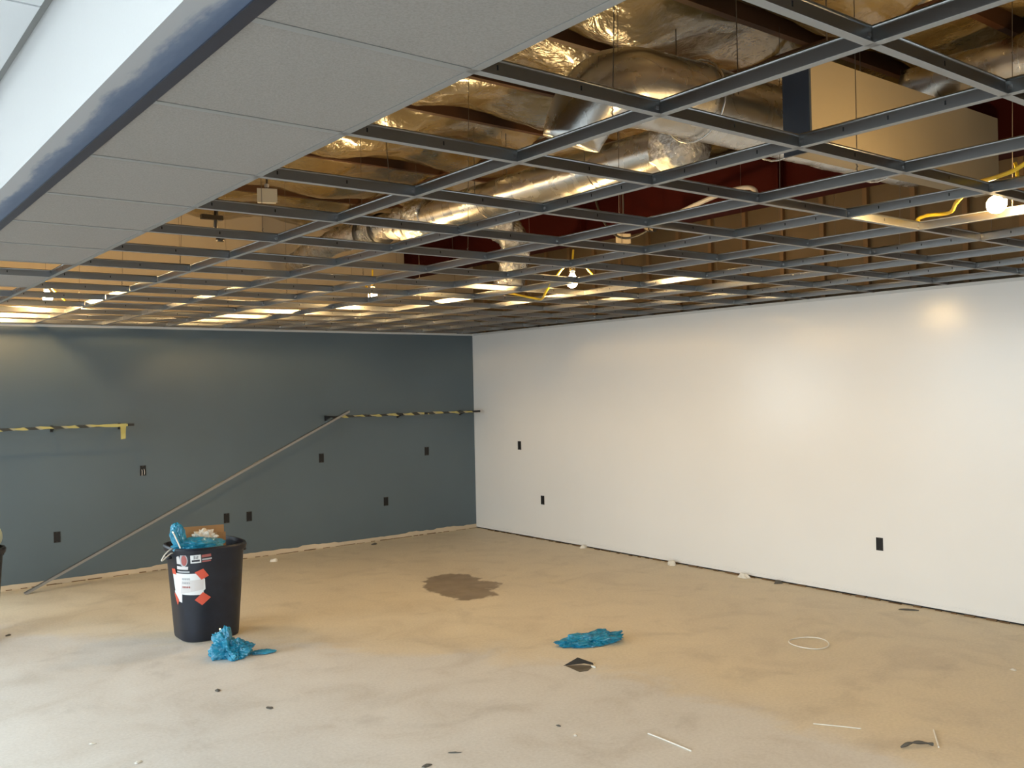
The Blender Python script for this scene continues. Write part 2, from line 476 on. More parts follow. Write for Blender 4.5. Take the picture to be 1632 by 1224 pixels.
o = build(mb, 'joint_crumbs', 'stud_wood'); o['kind'] = 'stuff'; o['label'] = 'dark crumbs lying in the joint below the back wall'; o['category'] = 'debris'

mb = MB(); random.seed(19)
for k in range(60):
    y = -0.3 - 8.6 * (k + random.random() * 0.8) / 60
    mb.box(-random.uniform(0.012, 0.03), -0.0065, y, y + random.uniform(0.03, 0.16), 0.0, random.uniform(0.004, 0.013))
o = build(mb, 'joint_crumbs', 'stud_wood'); o['kind'] = 'stuff'; o['label'] = 'dark crumbs lying in the joint below the white wall'; o['category'] = 'debris'

# roof deck, joists, insulation
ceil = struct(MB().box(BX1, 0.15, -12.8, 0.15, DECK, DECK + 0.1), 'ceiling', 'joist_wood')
jm = MB().box(BX1, 0.02, -0.022, 0.022, 3.70, DECK).mesh('joist', 'joist_wood')
BAY = 0.762
for k in range(15):
    link('joist', jm, ceil, (0, -0.55 - BAY * k, 0))
def batt_mesh(seed):
    random.seed(seed); mb = MB(); rows = []
    nx, ny = 84, 12
    segs = [random.uniform(0.9, 1.5) for _ in range(10)]
    for j in range(ny + 1):
        t = j / ny; r = []
        for i in range(nx + 1):
            x = BX1 + (0.02 - BX1) * i / nx
            y = (t - 0.5) * (BAY - 0.05)
            sag = 0.5 + 0.5 * math.sin(x * 2 * PI / 1.25 + seed * 1.7)
            pr = max(0.0, math.sin(PI * t)) ** 0.55
            z = 3.79 - pr * (0.075 + 0.075 * sag) + 0.03 * noise.noise(Vector((x * 2.2, y * 3 + seed * 7, seed))) * pr + 0.016 * noise.noise(Vector((x * 8, y * 9, seed * 3.0)))
            r.append((x, y, z))
        rows.append(r)
    mb.grid(rows)
    return mb.mesh('insulation_batt', 'amber_insulation', True)
bms = [batt_mesh(s) for s in range(5)]
for k in range(15):
    link('insulation_batt', bms[k % 5], ceil, (0, -0.55 - BAY * k + BAY / 2, 0))
fs = MB().box(-0.010, 0.010, -11.3, -0.05, 3.680, 3.698).mesh('furring_strip', 'joist_wood')
for k in range(4):
    link('furring_strip', fs, ceil, (-5.35 + 1.5 * k, 0, 0))

# ------------------------------------------------------------------ suspended grid
G = 0.6096
X0, Y0 = -5.7300, -8.0696
def gx(i): return X0 + G * i
def gy(j): return Y0 + G * j
WEB = 0.043
def tee_mesh(name, length, axis, clip=True):
    """inverted T: painted face, galvanised web with rolled top bead"""
    mb = MB(); h = length / 2
    def bx(a0, a1, w0, w1, z0, z1):
        if axis == 'x': mb.box(a0, a1, w0, w1, z0, z1)
        else: mb.box(w0, w1, a0, a1, z0, z1)
    mb.cur = 1; bx(-h, h, -0.0119, 0.0119, 0, 0.0008)
    mb.cur = 0; bx(-h, h, -0.0115, 0.0115, 0.0009, 0.0016)
    bx(-h, h, -0.0008, 0.0008, 0.0016, WEB - 0.008)
    e0, e1 = ((-h, 0, WEB - 0.004), (h, 0, WEB - 0.004)) if axis == 'x' else ((0, -h, WEB - 0.004), (0, h, WEB - 0.004))
    mb.tube([e0, e1], 0.0042, 10)
    if clip:
        mb.cur = 2
        for s in (-1, 1):
            a = s * (h - 0.012)
            bx(a - 0.006, a + 0.006, -0.0026, 0.0026, 0.014, 0.024)
        mb.cur = 3
        for q in (-0.5, 0.04, 0.5):
            a = h * q
            bx(a - 0.0025, a + 0.0025, -0.0011, 0.0011, 0.016, 0.028)
    me = mb.mesh(name, ['tee_galvanised', 'tee_face_paint', 'bright_clip', 'outlet_dark'])
    for f in me.polygons:
        f.use_smooth = f.material_index == 0 and f.center.z > WEB - 0.0085
    return me
grid = thing('ceiling_grid', 'grey suspended ceiling grid of metal tees, mostly open, hung on wires', 'ceiling grid', (0, 0, H))
JS = range(-5, 14)
XE, XW, YE, YN = -6.243, -0.001, -0.001, -11.4
mains = [i for i in range(-1, 10) if i % 2 == 1 and gx(i) > XE]
mm = tee_mesh('main_tee', YE - YN, 'y', False)
for i in mains:
    link('main_tee', mm, grid, (gx(i), (YE + YN) / 2, 0))
xs = [XE] + [gx(i) for i in mains] + [XW]
xmeshes = [tee_mesh('cross_tee', b - a - 0.003, 'x') for a, b in zip(xs[:-1], xs[1:])]
for j in JS:
    for (a, b), me in zip(zip(xs[:-1], xs[1:]), xmeshes):
        link('cross_tee', me, grid, ((a + b) / 2, gy(j), 0))
ys = [YN] + [gy(j) for j in JS] + [YE]
short = tee_mesh('short_tee', G - 0.003, 'y')
for i in (0, 2, 4, 6, 8):
    for a, b in zip(ys[:-1], ys[1:]):
        if abs((b - a) - G) < 0.01: me = short
        else: me = tee_mesh('short_tee', b - a - 0.003, 'y')
        link('short_tee', me, grid, (gx(i), (a + b) / 2, 0))
# tiles laid in the border column
def tile(j):
    a, b = gy(j), gy(j + 1)
    return MB().box(XE + 0.001, gx(0) - 0.002, a + 0.002, b - 0.002, 0.0018, 0.0168)
for j in list(range(-5, 6)) + [7]:
    build(tile(j), 'ceiling_tile', 'ceiling_tile', grid)
# hanger wires
random.seed(3)
for i in mains:
    for j in range(-4, 13, 2):
        x, y = gx(i), gy(j) + 0.18
        dx, dy = random.uniform(-0.05, 0.05), random.uniform(-0.05, 0.05)
        mb = MB().tube([(x, y, WEB - 0.004), (x + dx * 0.2, y + dy * 0.2, 0.25), (x + dx, y + dy, 3.72 - H)], 0.0016, 5)
        mb.tube([(x + 0.004 * math.cos(t), y + 0.004 * math.sin(t), WEB + 0.004 + t * 0.0025) for t in [q * 0.8 for q in range(24)]], 0.0012, 4)
        build(mb, 'hanger_wire', 'wire_steel', grid)

# ------------------------------------------------------------------ steel, ducts and boxes above the grid
gd = thing('steel_girder', 'dark red primed steel girder running deep above the grid', 'girder', (-1.0, 0, 0))
build(MB().box(-0.09, 0.09, -12.5, -0.02, 3.15, 3.168), 'bottom_flange', 'red_primer_steel', gd)
build(MB().box(-0.09, 0.09, -12.5, -0.02, 3.56, 3.578), 'top_flange', 'red_primer_steel', gd)
build(MB().box(-0.012, 0.012, -12.5, -0.02, 3.168, 3.56), 'web', 'red_primer_steel', gd)
sm = MB().box(-0.08, -0.012, -0.006, 0.006, 3.168, 3.56).mesh('stiffener', 'red_primer_steel')
for k in range(6): link('stiffener', sm, gd, (0, -1.1 - 2.2 * k, 0))

def wrinkled_tube(pts, r, seg=40, amp=0.012, freq=7.0, seed=0):
    mb = MB(); mb.tube(pts, r, seg)
    cen = [Vector(p) for p in pts]; n = len(cen)
    out = []
    for idx, vv in enumerate(mb.v):
        c = cen[idx // seg]; p = Vector(vv); d = (p - c)
        a = noise.noise(p * freq + Vector((seed, 0, 0))) * amp + abs(noise.noise(p * freq * 2.7 + Vector((0, seed, 0)))) * amp * 0.8
        out.append(tuple(p + d.normalized() * a))
    mb.v = out
    return mb
def line_pts(a, b, n):
    a, b = Vector(a), Vector(b)
    return [a.lerp(b, i / n) for i in range(n + 1)]
def bez(P, n):
    P = [Vector(p) for p in P]
    out = []
    for i in range(n + 1):
        t = i / n; Q = P[:]
        while len(Q) > 1: Q = [Q[k].lerp(Q[k + 1], t) for k in range(len(Q) - 1)]
        out.append(Q[0])
    return out
def band(parent, c, d, r, wdt, name='strap', matn='black_plastic'):
    d = Vector(d).normalized(); c = Vector(c)
    mb = MB().tube([c - d * wdt / 2, c - d * wdt / 2.01, c + d * wdt / 2.01, c + d * wdt / 2], r, 28, True)
    return build(mb, name, matn, parent, True)
# large wrapped duct across the room, with a drooping elbow at its near end
d1 = thing('wrapped_duct', 'large foil wrapped round duct crossing above the grid, rounded drooping end', 'duct', (0, 0, 0))
z1, y1 = 3.22, -6.62
pts = line_pts((-1.15, y1, z1), (-3.45, y1, z1), 60) + bez([(-3.49, y1, z1), (-3.85, y1, z1 + 0.01), (-4.02, y1 + 0.02, z1 - 0.06), (-4.05, y1 + 0.1, z1 - 0.3)], 22)
build(wrinkled_tube(pts, lambda t: 0.185 if t < 0.8 else 0.185 - 0.05 * ((t - 0.8) / 0.2) ** 2, 44, 0.007, 4, 1), 'insulation_sleeve', 'foil_wrap', d1, True)
for xx in (-1.6, -2.6, -3.3):
    mb = MB().tube([(xx, y1 + 0.205 * math.sin(t), z1 + 0.205 * math.cos(t)) for t in [k * 2 * PI / 24 for k in range(25)]], 0.006, 6)
    build(mb, 'tie_band', 'foil_wrap', d1, True)
for xx in (-2.1, -3.2):
    build(MB().tube([(xx, y1 - 0.2, z1), (xx, y1 - 0.2, 3.72)], 0.003, 5).tube([(xx, y1 + 0.2, z1), (xx, y1 + 0.2, 3.72)], 0.003, 5), 'hanger_strap', 'wire_steel', d1)
# long foil duct running to the back
d2 = thing('foil_duct', 'long shiny foil duct running toward the slate wall above the grid', 'duct', (0, 0, 0))
x2, z2 = -2.79, 3.20
pts = line_pts((x2, -6.12, z2), (x2, -3.05, z2), 90)
build(wrinkled_tube(pts, 0.132, 44, 0.0035, 4, 3), 'insulation_sleeve', 'foil_wrap', d2, True)
pts = bez([(x2 + 0.0, -3.15, z2), (x2 - 0.02, -2.6, z2 + 0.02), (x2 - 0.10, -1.9, z2 + 0.05), (x2 - 0.02, -1.2, z2), (x2 + 0.1, -0.6, z2 - 0.05)], 60)
build(wrinkled_tube(pts, 0.115, 36, 0.02, 8, 5), 'flexible_run', 'foil_crumpled', d2, True)
pts = line_pts((x2, -3.38, z2), (x2, -2.98, z2), 14)
build(wrinkled_tube(pts, 0.15, 40, 0.045, 9, 8), 'crumpled_joint', 'foil_crumpled', d2, True)
for yy in (-2.62, -2.35):
    band(d2, (x2 - 0.03, yy, z2 + 0.01), (0, 1, 0), 0.142, 0.035)
pts = line_pts((x2, -6.16, z2), (x2, -5.95, z2), 8)
build(wrinkled_tube(pts, 0.15, 40, 0.03, 9, 2), 'ragged_collar', 'foil_crumpled', d2, True)
for yy in (-5.4, -4.2):
    build(MB().tube([(x2 - 0.15, yy, z2), (x2 - 0.15, yy, 3.72)], 0.003, 5).tube([(x2 + 0.15, yy, z2), (x2 + 0.15, yy, 3.72)], 0.003, 5).tube([(x2 + 0.15 * math.cos(t), yy, z2 + 0.15 * math.sin(t)) for t in [-PI * k / 16 for k in range(17)]], 0.004, 5), 'hanger_strap', 'wire_steel', d2)
# crumpled branch dropping from the long duct
d4 = thing('branch_duct', 'crumpled foil flexible branch hanging beside the red girder', 'duct', (0, 0, 0))
pts = bez([(-2.55, -3.30, 3.22), (-2.15, -3.35, 3.28), (-1.85, -3.3, 3.25), (-1.72, -3.15, 3.05), (-1.72, -3.02, 2.78)], 54)
build(wrinkled_tube(pts, 0.12, 36, 0.05, 9, 11), 'flexible_run', 'foil_crumpled', d4, True)
build(wrinkled_tube([(-1.72, -3.03, 2.82), (-1.72, -3.02, 2.76), (-1.72, -3.01, 2.70)], 0.135, 36, 0.02, 9, 11), 'collar', 'foil_crumpled', d4, True)
# third duct, upper right
d3 = thing('upper_duct', 'silver round duct above the beige box at the upper right', 'duct', (0, 0, 0))
build(wrinkled_tube(line_pts((-1.70, -9.6, 3.48), (-1.70, -6.9, 3.48), 70), 0.135, 44, 0.006, 4, 21), 'insulation_sleeve', 'foil_wrap', d3, True)
for yy in (-7.55, -8.6):
    band(d3, (-1.70, yy, 3.48), (0, 1, 0), 0.145, 0.03, 'seam_band', 'foil_wrap')
# rectangular beige box with a thin dark navy plate on one end
bxo = thing('rectangular_duct', 'flat beige rectangular duct box with a dark navy end plate', 'duct', (0, 0, 0))
build(MB().box(-3.15, -1.27, -7.2, -7.06, 2.875, 3.32), 'duct_body', 'beige_duct_board', bxo)
build(MB().box(-3.166, -3.151, -7.203, -7.055, 2.86, 3.335), 'end_plate', 'navy_plate', bxo)
for xx in (-2.9, -1.5):
    build(MB().tube([(xx, -7.13, 3.32), (xx, -7.13, 3.72)], 0.004, 5), 'hanger_rod', 'wire_steel', bxo)
# curled conduit and its fitting
cd = thing('curled_conduit', 'pale curled flexible conduit hooked over in front of the red girder', 'conduit', (0, 0, 0))
pts = [(-1.62, -4.72, 3.02), (-1.6, -5.0, 3.10), (-1.5, -5.3, 3.20), (-1.45, -5.47, 3.235), (-1.44, -5.56, 3.225), (-1.45, -5.60, 3.19), (-1.46, -5.60, 3.13), (-1.47, -5.60, 3.08)]
build(MB().tube(bez(pts, 40), 0.017, 10), 'pipe', 'conduit_grey', cd, True)
build(MB().lathe([(0.024, -0.05), (0.024, -0.01), (0.032, -0.008), (0.032, 0.02), (0.02, 0.022), (0.02, 0.05)], 10, Matrix.Translation((-1.615, -4.70, 3.012)) @ Matrix.Rotation(-1.3, 4, 'X')), 'fitting', 'dark_metal', cd)
build(MB().tube(bez([(-1.62, -4.68, 3.0), (-1.7, -4.5, 2.9), (-1.75, -4.35, 2.95), (-1.72, -4.2, 3.3)], 20), 0.009, 8), 'lead', 'socket_rubber', cd)
# small junction boxes
def jbox(label, loc, rz, s=0.055):
    t = thing('junction_box', label, 'junction box', loc, rz, 'junction boxes above the grid')
    build(MB().box(-s, s, -s * 0.5, s * 0.5, -s * 0.7, s * 0.7).box(-s * 1.08, s * 1.08, -s * 0.56, -s * 0.5, -s * 0.76, s * 0.76), 'housing', 'box_cream', t)
    build(MB().tube([(0, 0, s * 0.7), (0.01, 0, 0.3), (0.0, 0, 3.72 - loc[2])], 0.008, 8), 'riser', 'wire_steel', t)
    build(MB().lathe([(0.012, s), (0.016, s + 0.002), (0.016, s + 0.02), (0.01, s + 0.022)], 8), 'connector', 'conduit_grey', t)
jbox('cream junction box hanging beside the foil duct near the tiles', (-4.42, -3.88, 3.10), -0.35, 0.06)
jbox('cream junction box below the red girder', (-1.30, -4.08, 3.04), -0.5)
# hooked pipe bracket near the tiled strip
hk = thing('pipe_bracket', 'dark hooked pipe bracket hanging just beyond the ceiling tiles', 'bracket', (-4.30, -2.62, 3.10))
build(MB().tube([(0, 0, 0.5), (0, 0, 0.06), (0.0, 0.02, 0.0), (0.02, 0.05, -0.03), (0.04, 0.03, -0.06)], 0.018, 8), 'hook', 'dark_metal', hk, True)
build(MB().box(-0.12, 0.05, -0.02, 0.02, 0.05, 0.085), 'crossbar', 'dark_metal', hk)
build(MB().lathe([(0.03, -0.11), (0.034, -0.1), (0.034, -0.06), (0.022, -0.055)], 10, Matrix.Translation((0.04, 0.03, 0.0))), 'end_cap', 'dark_metal', hk)

# ------------------------------------------------------------------ temporary work lamps
def lamp(label, loc, tilt, az):
    t = thing('work_lamp', label, 'lamp', loc, az, 'temporary work lamps')
    M = Matrix.Rotation(tilt, 4, 'Y') @ Matrix.Scale(0.95, 4)
    prof = [(0.003, -0.062), (0.016, -0.060), (0.029, -0.051), (0.038, -0.036), (0.040, -0.020), (0.036, 0.0), (0.027, 0.020), (0.018, 0.036), (0.0155, 0.046)]
    build(MB().lathe(prof, 16, M), 'bulb', 'bulb_glow', t, True)
    build(MB().lathe([(0.0135, 0.046), (0.0135, 0.058), (0.021, 0.060), (0.023, 0.10), (0.018, 0.115), (0.008, 0.118)], 12, M), 'socket', 'socket_rubber', t)
    top = M @ Vector((0, 0, 0.118))
    build(MB().tube(bez([top, top + (M @ Vector((0, 0, 0.06))), Vector((top.x + 0.02, top.y, top.z + 0.10))], 10), 0.007, 8), 'pigtail', 'yellow_cord', t, True)
    return t
LAMPS = [
    ('glowing work bulb lying sideways near the right edge, closest of the lamps', (-2.905, -7.933, H + 0.03), 1.25, -2.2),
    ('glowing bare work bulb over the middle of the room, left of the white wall', (-2.60, -4.875, H + 0.045), 0.1, 0.4),
    ('small glowing work bulb in the grid above the slate wall', (-3.031, -2.811, H + 0.12), 0.2, 1.0),
    ('glowing work bulb at the far left, beyond the last ceiling tile', (-5.295, -1.506, H + 0.13), 0.2, 2.0),
]
for a in LAMPS: lamp(*a)
def catmull(P, n=10):
    P = [Vector(p) for p in P]; P = [P[0]] + P + [P[-1]]; out = []
    for k in range(1, len(P) - 2):
        a, b, c, d = P[k - 1:k + 3]
        for q in range(n):
            t = q / n
            out.append(0.5 * (2 * b + (c - a) * t + (2 * a - 5 * b + 4 * c - d) * t * t + (3 * b - a - 3 * c + d) * t ** 3))
    return out + [P[-1]]
def cord(label, pts, r=0.0085):
    o = build(MB().tube(catmull(pts), r, 8), 'power_cord', 'yellow_cord', None, True)
    return tag(o, label, 'cord')
cord('yellow cord running past the nearest bulb at the right edge', [(-3.9, -9.1, H + 0.40), (-3.55, -8.50, H + 0.14), (-3.401, -8.248, H + 0.06), (-3.30, -8.11, H + 0.055), (-3.16, -7.96, H + 0.075), (-3.096, -7.891, H + 0.060), (-2.90, -7.75, H + 0.06), (-2.728, -7.631, H + 0.052), (-2.70, -7.50, H + 0.06), (-2.64, -7.44, H + 0.045), (-2.3, -7.435, H + 0.02), (-1.6, -7.435, H + 0.02)])
cord('yellow cord dropping through the grid from the middle bulb', [(-1.9, -4.99, H + 0.02), (-2.30, -4.99, H + 0.02), (-2.45, -4.96, H + 0.06), (-2.55, -4.90, H + 0.17), (-2.64, -4.85, H + 0.14), (-2.67, -4.76, H + 0.05), (-2.66, -4.66, H - 0.02), (-2.50, -4.42, H - 0.045), (-2.38, -4.20, H - 0.02), (-2.40, -3.82, H + 0.06), (-2.5, -3.78, H + 0.012), (-2.6, -3.78, H + 0.01), (-3.05, -3.78, H + 0.01)])
cord('yellow cord running behind a tee between the two far bulbs', [(-3.02, -2.80, H + 0.25), (-3.10, -2.82, H + 0.20), (-3.2, -3.05, H + 0.05), (-3.5, -3.17, H + 0.012), (-3.6, -3.17, H + 0.01), (-4.2, -3.17, H + 0.01), (-4.9, -3.17, H + 0.01), (-5.0, -3.17, H + 0.012), (-5.09, -2.9, H + 0.02), (-5.09, -1.7, H + 0.02), (-5.2, -1.53, H + 0.12), (-5.31, -1.50, H + 0.25)])

# ------------------------------------------------------------------ on the back wall: shelf brackets wrapped in caution tape
def shelf(label, xa, xb, z, arms, tape_runs, tail=None):
    t = thing('shelf_bracket', label, 'shelf bracket', (0, 0, z))
    yf = -0.30
    build(MB().box(xa, xb, yf - 0.006, yf + 0.006, -0.012, 0.012), 'front_rail', 'black_steel', t)
    for x in arms:
        build(MB().box(x - 0.012, x + 0.012, yf + 0.006, -0.008, -0.008, 0.008).box(x - 0.012, x + 0.012, -0.008, -0.0005, -0.05, 0.012).prism([(-0.008, -0.045), (-0.008, -0.008), (-0.14, -0.008)], -0.003, 0.003, Matrix.Translation((x, 0, 0)) @ Matrix(((0, 0, 1, 0), (1, 0, 0, 0), (0, 1, 0, 0), (0, 0, 0, 1)))), 'arm', 'black_steel', t)
    random.seed(int(abs(xa) * 100))
    for (a, b, mt) in tape_runs:
        n = max(4, int((b - a) / 0.03)); mb = MB()
        ring = []
        for i in range(n + 1):
            x = a + (b - a) * i / n
            hh = 0.0125 + 0.010 * noise.noise(Vector((x * 11, z, 0)))
            off = 0.006 * noise.noise(Vector((x * 5, 3, z)))
            ring.append([(x, yf - 0.0075, -hh + off), (x, yf - 0.009, hh + off), (x, yf + 0.0075, hh + off), (x, yf + 0.0075, -hh + off), (x, yf - 0.0075, -hh + off)])
        mb.grid(ring)
        build(mb, 'tape_wrap', mt, t)
    if tail:
        x, ln = tail
        rows = []
        for i in range(9):
            s = i / 8
            rows.append([(x - 0.034 + 0.006 * s, yf - 0.010 - 0.010 * math.sin(s * 3), 0.012 - ln * s), (x + 0.026 - 0.012 * s, yf - 0.013 + 0.008 * math.sin(s * 4), 0.014 - ln * s * 0.97)])
        build(MB().grid(rows), 'tape_tail', 'bare_yellow_tape', t)
    return t
shelf('black shelf bracket at left wrapped in caution tape with a hanging yellow tail', -5.76, -4.30, 1.510, (-5.7, -4.98, -4.36),
      [(-5.70, -4.95, 'caution_tape'), (-4.95, -4.62, 'caution_tape'), (-4.62, -4.36, 'bare_yellow_tape')], (-4.40, 0.15))
shelf('black shelf bracket in the far corner wrapped in caution tape', -2.16, -0.12, 1.506, (-2.10, -1.14, -0.22),
      [(-2.10, -1.72, 'caution_tape'), (-1.70, -1.30, 'caution_tape'), (-1.25, -0.95, 'caution_tape'), (-0.90, -0.24, 'caution_tape')])

# long loose main tee leaning on the wall
a = Vector((-5.291, -0.326, 0.004)); b = Vector((-1.965, -0.345, 1.565))
ln = (b - a).length
mb = MB()
mb.cur = 1; mb.box(0, ln, -0.012, 0.012, 0, 0.0012)
mb.cur = 0; mb.box(0, ln, -0.001, 0.001, 0.0012, 0.036); mb.box(0, ln, -0.0035, 0.0035, 0.036, 0.044)
lt = build(mb, 'loose_main_tee', ['tee_galvanised', 'tee_face_paint'])
xa = (b - a).normalized(); za = Vector((0.05, 1, 0.2)); za = (za - xa * za.dot(xa)).normalized(); ya = za.cross(xa)
lt.matrix_world = Matrix(((xa.x, ya.x, za.x, a.x), (xa.y, ya.y, za.y, a.y), (xa.z, ya.z, za.z, a.z), (0, 0, 0, 1)))
tag(lt, 'long loose metal ceiling tee leaning diagonally against the slate wall', 'metal tee')

# ------------------------------------------------------------------ electrical boxes in the walls
def outlet(label, loc, wall, wires=False):
    t = thing('outlet_box', label, 'outlet box', loc, 0 if wall == 'back' else PI / 2 * -1, 'open electrical boxes in the walls')
    w_, h_ = 0.030, 0.052
    build(MB().box(-w_, w_, -0.004, 0.0, -h_, -h_ + 0.006).box(-w_, w_, -0.004, 0.0, h_ - 0.006, h_).box(-w_, -w_ + 0.005, -0.004, 0.0, -h_ + 0.006, h_ - 0.006).box(w_ - 0.005, w_, -0.004, 0.0, -h_ + 0.006, h_ - 0.006), 'rim', 'black_plastic', t)
    build(MB().box(-w_ + 0.005, w_ - 0.005, -0.0015, -0.0003, -h_ + 0.006, h_ - 0.006), 'cavity', 'outlet_dark', t)
    build(MB().box(-0.006, 0.006, -0.006, -0.0015, h_ - 0.012, h_ - 0.004).box(-0.006, 0.006, -0.006, -0.0015, -h_ + 0.004, -h_ + 0.012), 'screw_tab', 'dark_metal', t)
    if wires:
        build(MB().tube(bez([(-0.012, -0.002, 0.01), (-0.012, -0.02, 0.0), (-0.014, -0.012, -0.05)], 8), 0.004, 6).tube(bez([(0.008, -0.002, 0.014), (0.012, -0.02, 0.0), (0.01, -0.012, -0.04)], 8), 0.004, 6), 'wire', 'conduit_grey', t)
for lab, x, z, wi in [
    ('dark electrical box in the slate wall, right of the leaning tee, upper', -2.16, 1.033, False),
    ('dark electrical box in the slate wall just below the corner shelf bracket', -0.733, 1.028, False),
    ('dark electrical box low in the slate wall, nearest the corner', -1.326, 0.460, False),
    ('dark electrical box with pale wires, in the slate wall above the leaning tee', -4.137, 1.031, True),
    ('dark electrical box low in the slate wall, leftmost, below the leaning tee', -4.948, 0.449, False),
    ('dark electrical box just above the cardboard in the trash can', -3.282, 0.459, False),
    ('dark electrical box low in the slate wall, just right of the trash can rim', -3.031, 0.453, False)]:
    outlet(lab, (x, 0, z), 'back', wi)
for lab, y, z in [('dark electrical box in the white wall near the corner, upper of two', -0.934, 1.091),
                  ('dark electrical box in the white wall near the corner, lower of two', -1.351, 0.465),
                  ('dark electrical box alone at the right of the white wall', -5.621, 0.456)]:
    outlet(lab, (0, y, z), 'right')

# ------------------------------------------------------------------ trash can
CAN = (-4.525, -2.86)
CH = 0.685
def can_half(z): return 0.212 + (0.258 - 0.212) * z / CH
def perim(a, n=160, e=3.2):
    out = []
    for k in range(n):
        t = 2 * PI * k / n
        c, s = math.cos(t), math.sin(t)
        out.append(Vector((a * math.copysign(abs(c) ** (2 / e), c), a * math.copysign(abs(s) ** (2 / e), s), 0)))
    return out
def ring_rows(spec, n=72):
    rows = []
    for a, z in spec:
        P = perim(a, n); rows.append([(p.x, p.y, z) for p in P] + [(P[0].x, P[0].y, z)])
    return rows
def trash_can(label, loc, rz):
    t = thing('trash_can', label, 'trash can', loc, rz)
    outer = [(0.02, 0.0), (0.200, 0.0), (0.210, 0.008)] + [(can_half(z), z) for z in (0.03, 0.12, 0.25, 0.40, 0.52, 0.60, 0.645)]
    inner = [(can_half(z) - 0.006, z) for z in (0.66, 0.6, 0.5, 0.42)] + [(0.02, 0.42)]
    o = build(MB().grid(ring_rows(outer + [(can_half(0.66), 0.66)] + inner)), 'body', 'navy_plastic', t); auto_smooth(o, 30)
    lip = [(can_half(0.64), 0.640), (can_half(0.64) + 0.016, 0.642), (can_half(0.66) + 0.020, 0.672), (can_half(CH) + 0.012, CH), (can_half(CH) - 0.002, CH), (can_half(0.66) - 0.004, 0.655)]
    o = build(MB().grid(ring_rows(lip)), 'rim', 'navy_plastic', t); auto_smooth(o, 30)
    for s in (-1, 1):
        mb = MB()
        mb.tube([(s * 0.262, -0.06, 0.615), (s * 0.285, -0.055, 0.61), (s * 0.292, 0, 0.608), (s * 0.285, 0.055, 0.61), (s * 0.262, 0.06, 0.615)], 0.011, 8)
        build(mb, 'handle', 'navy_plastic', t, True)
    return t
can = trash_can('dark navy trash can with taped paper sign, full of rubbish', (CAN[0], CAN[1], 0), -0.02)
# decals: arc length s from the near left corner (-x,-y), positive along the front
PN = 640
def can_surf(s, z, off=0.0015):
    a = can_half(z)
    P = perim(a, PN); k0 = int(PN * 0.625)
    d = 0.0; k = k0; step = 1 if s >= 0 else -1
    while True:
        k2 = (k + step) % PN; l = (P[k2] - P[k]).length
        if d + l >= abs(s): break
        d += l; k = k2
    p = P[k].lerp(P[(k + step) % PN], (abs(s) - d) / l)
    tg = (P[(k + 2) % PN] - P[k - 2]).normalized()
    nrm = Vector((tg.y, -tg.x, 0))
    return Vector((p.x, p.y, z)) + nrm * off
def decal(name, poly_rows, matn, off):
    up = 0.012 if 'emblem' in name else 0.034 if poly_rows[0][0][1] > 0.52 else 0.022
    poly_rows = [[(s_ * 1.06 - 0.045, z_ + up) for s_, z_ in r] for r in poly_rows]
    mb = MB()
    mb.grid([[can_surf(s, z, off) for s, z in r] for r in poly_rows])
    return build(mb, name, matn, can)
def quad_rows(c, n=6, m2=3):
    (a, b, c_, d) = c   # TL TR BR BL
    rows = []
    for j in range(m2 + 1):
        t = j / m2; r = []
        for i in range(n + 1):
            u = i / n
            top = (a[0] + (b[0] - a[0]) * u, a[1] + (b[1] - a[1]) * u); bot = (d[0] + (c_[0] - d[0]) * u, d[1] + (c_[1] - d[1]) * u)
            r.append((bot[0] + (top[0] - bot[0]) * (1 - t), bot[1] + (top[1] - bot[1]) * (1 - t)))
        rows.append(r)
    return rows
decal('paper_sign', quad_rows([(-0.125, 0.482), (0.115, 0.482), (0.150, 0.325), (-0.095, 0.335)], 16, 6), 'paper_white', 0.002)
decal('paper_sign', quad_rows([(-0.110, 0.345), (-0.005, 0.345), (-0.010, 0.270), (-0.080, 0.280)], 8, 4), 'paper_white', 0.0022)
decal('paper_sign', quad_rows([(0.105, 0.470), (0.158, 0.440), (0.158, 0.365), (0.12, 0.33)], 4, 4), 'paper_white', 0.0018)
decal('torn_flap', quad_rows([(0.00, 0.430), (0.150, 0.440), (0.145, 0.365), (-0.02, 0.335)], 8, 4), 'print_pale', 0.004)
for z in (0.444, 0.415, 0.385):      # faint writing on the sign
    for k in range(5):
        decal('writing', quad_rows([(0.005 + k * 0.012, z + 0.008), (0.013 + k * 0.012, z + 0.007), (0.012 + k * 0.012, z - 0.006), (0.006 + k * 0.012, z - 0.006)], 1, 1), 'print_grey' if z > 0.39 else 'print_red', 0.0055)
for q in ([(-0.135, 0.505), (-0.07, 0.512), (-0.055, 0.470), (-0.12, 0.468)], [(0.095, 0.492), (0.150, 0.515), (0.185, 0.460), (0.135, 0.435)],
          [(-0.115, 0.330), (-0.085, 0.325), (-0.040, 0.285), (-0.065, 0.245)], [(0.085, 0.292), (0.140, 0.345), (0.190, 0.300), (0.130, 0.250)]):
    decal('red_tape', quad_rows(q), 'red_tape', 0.0045)
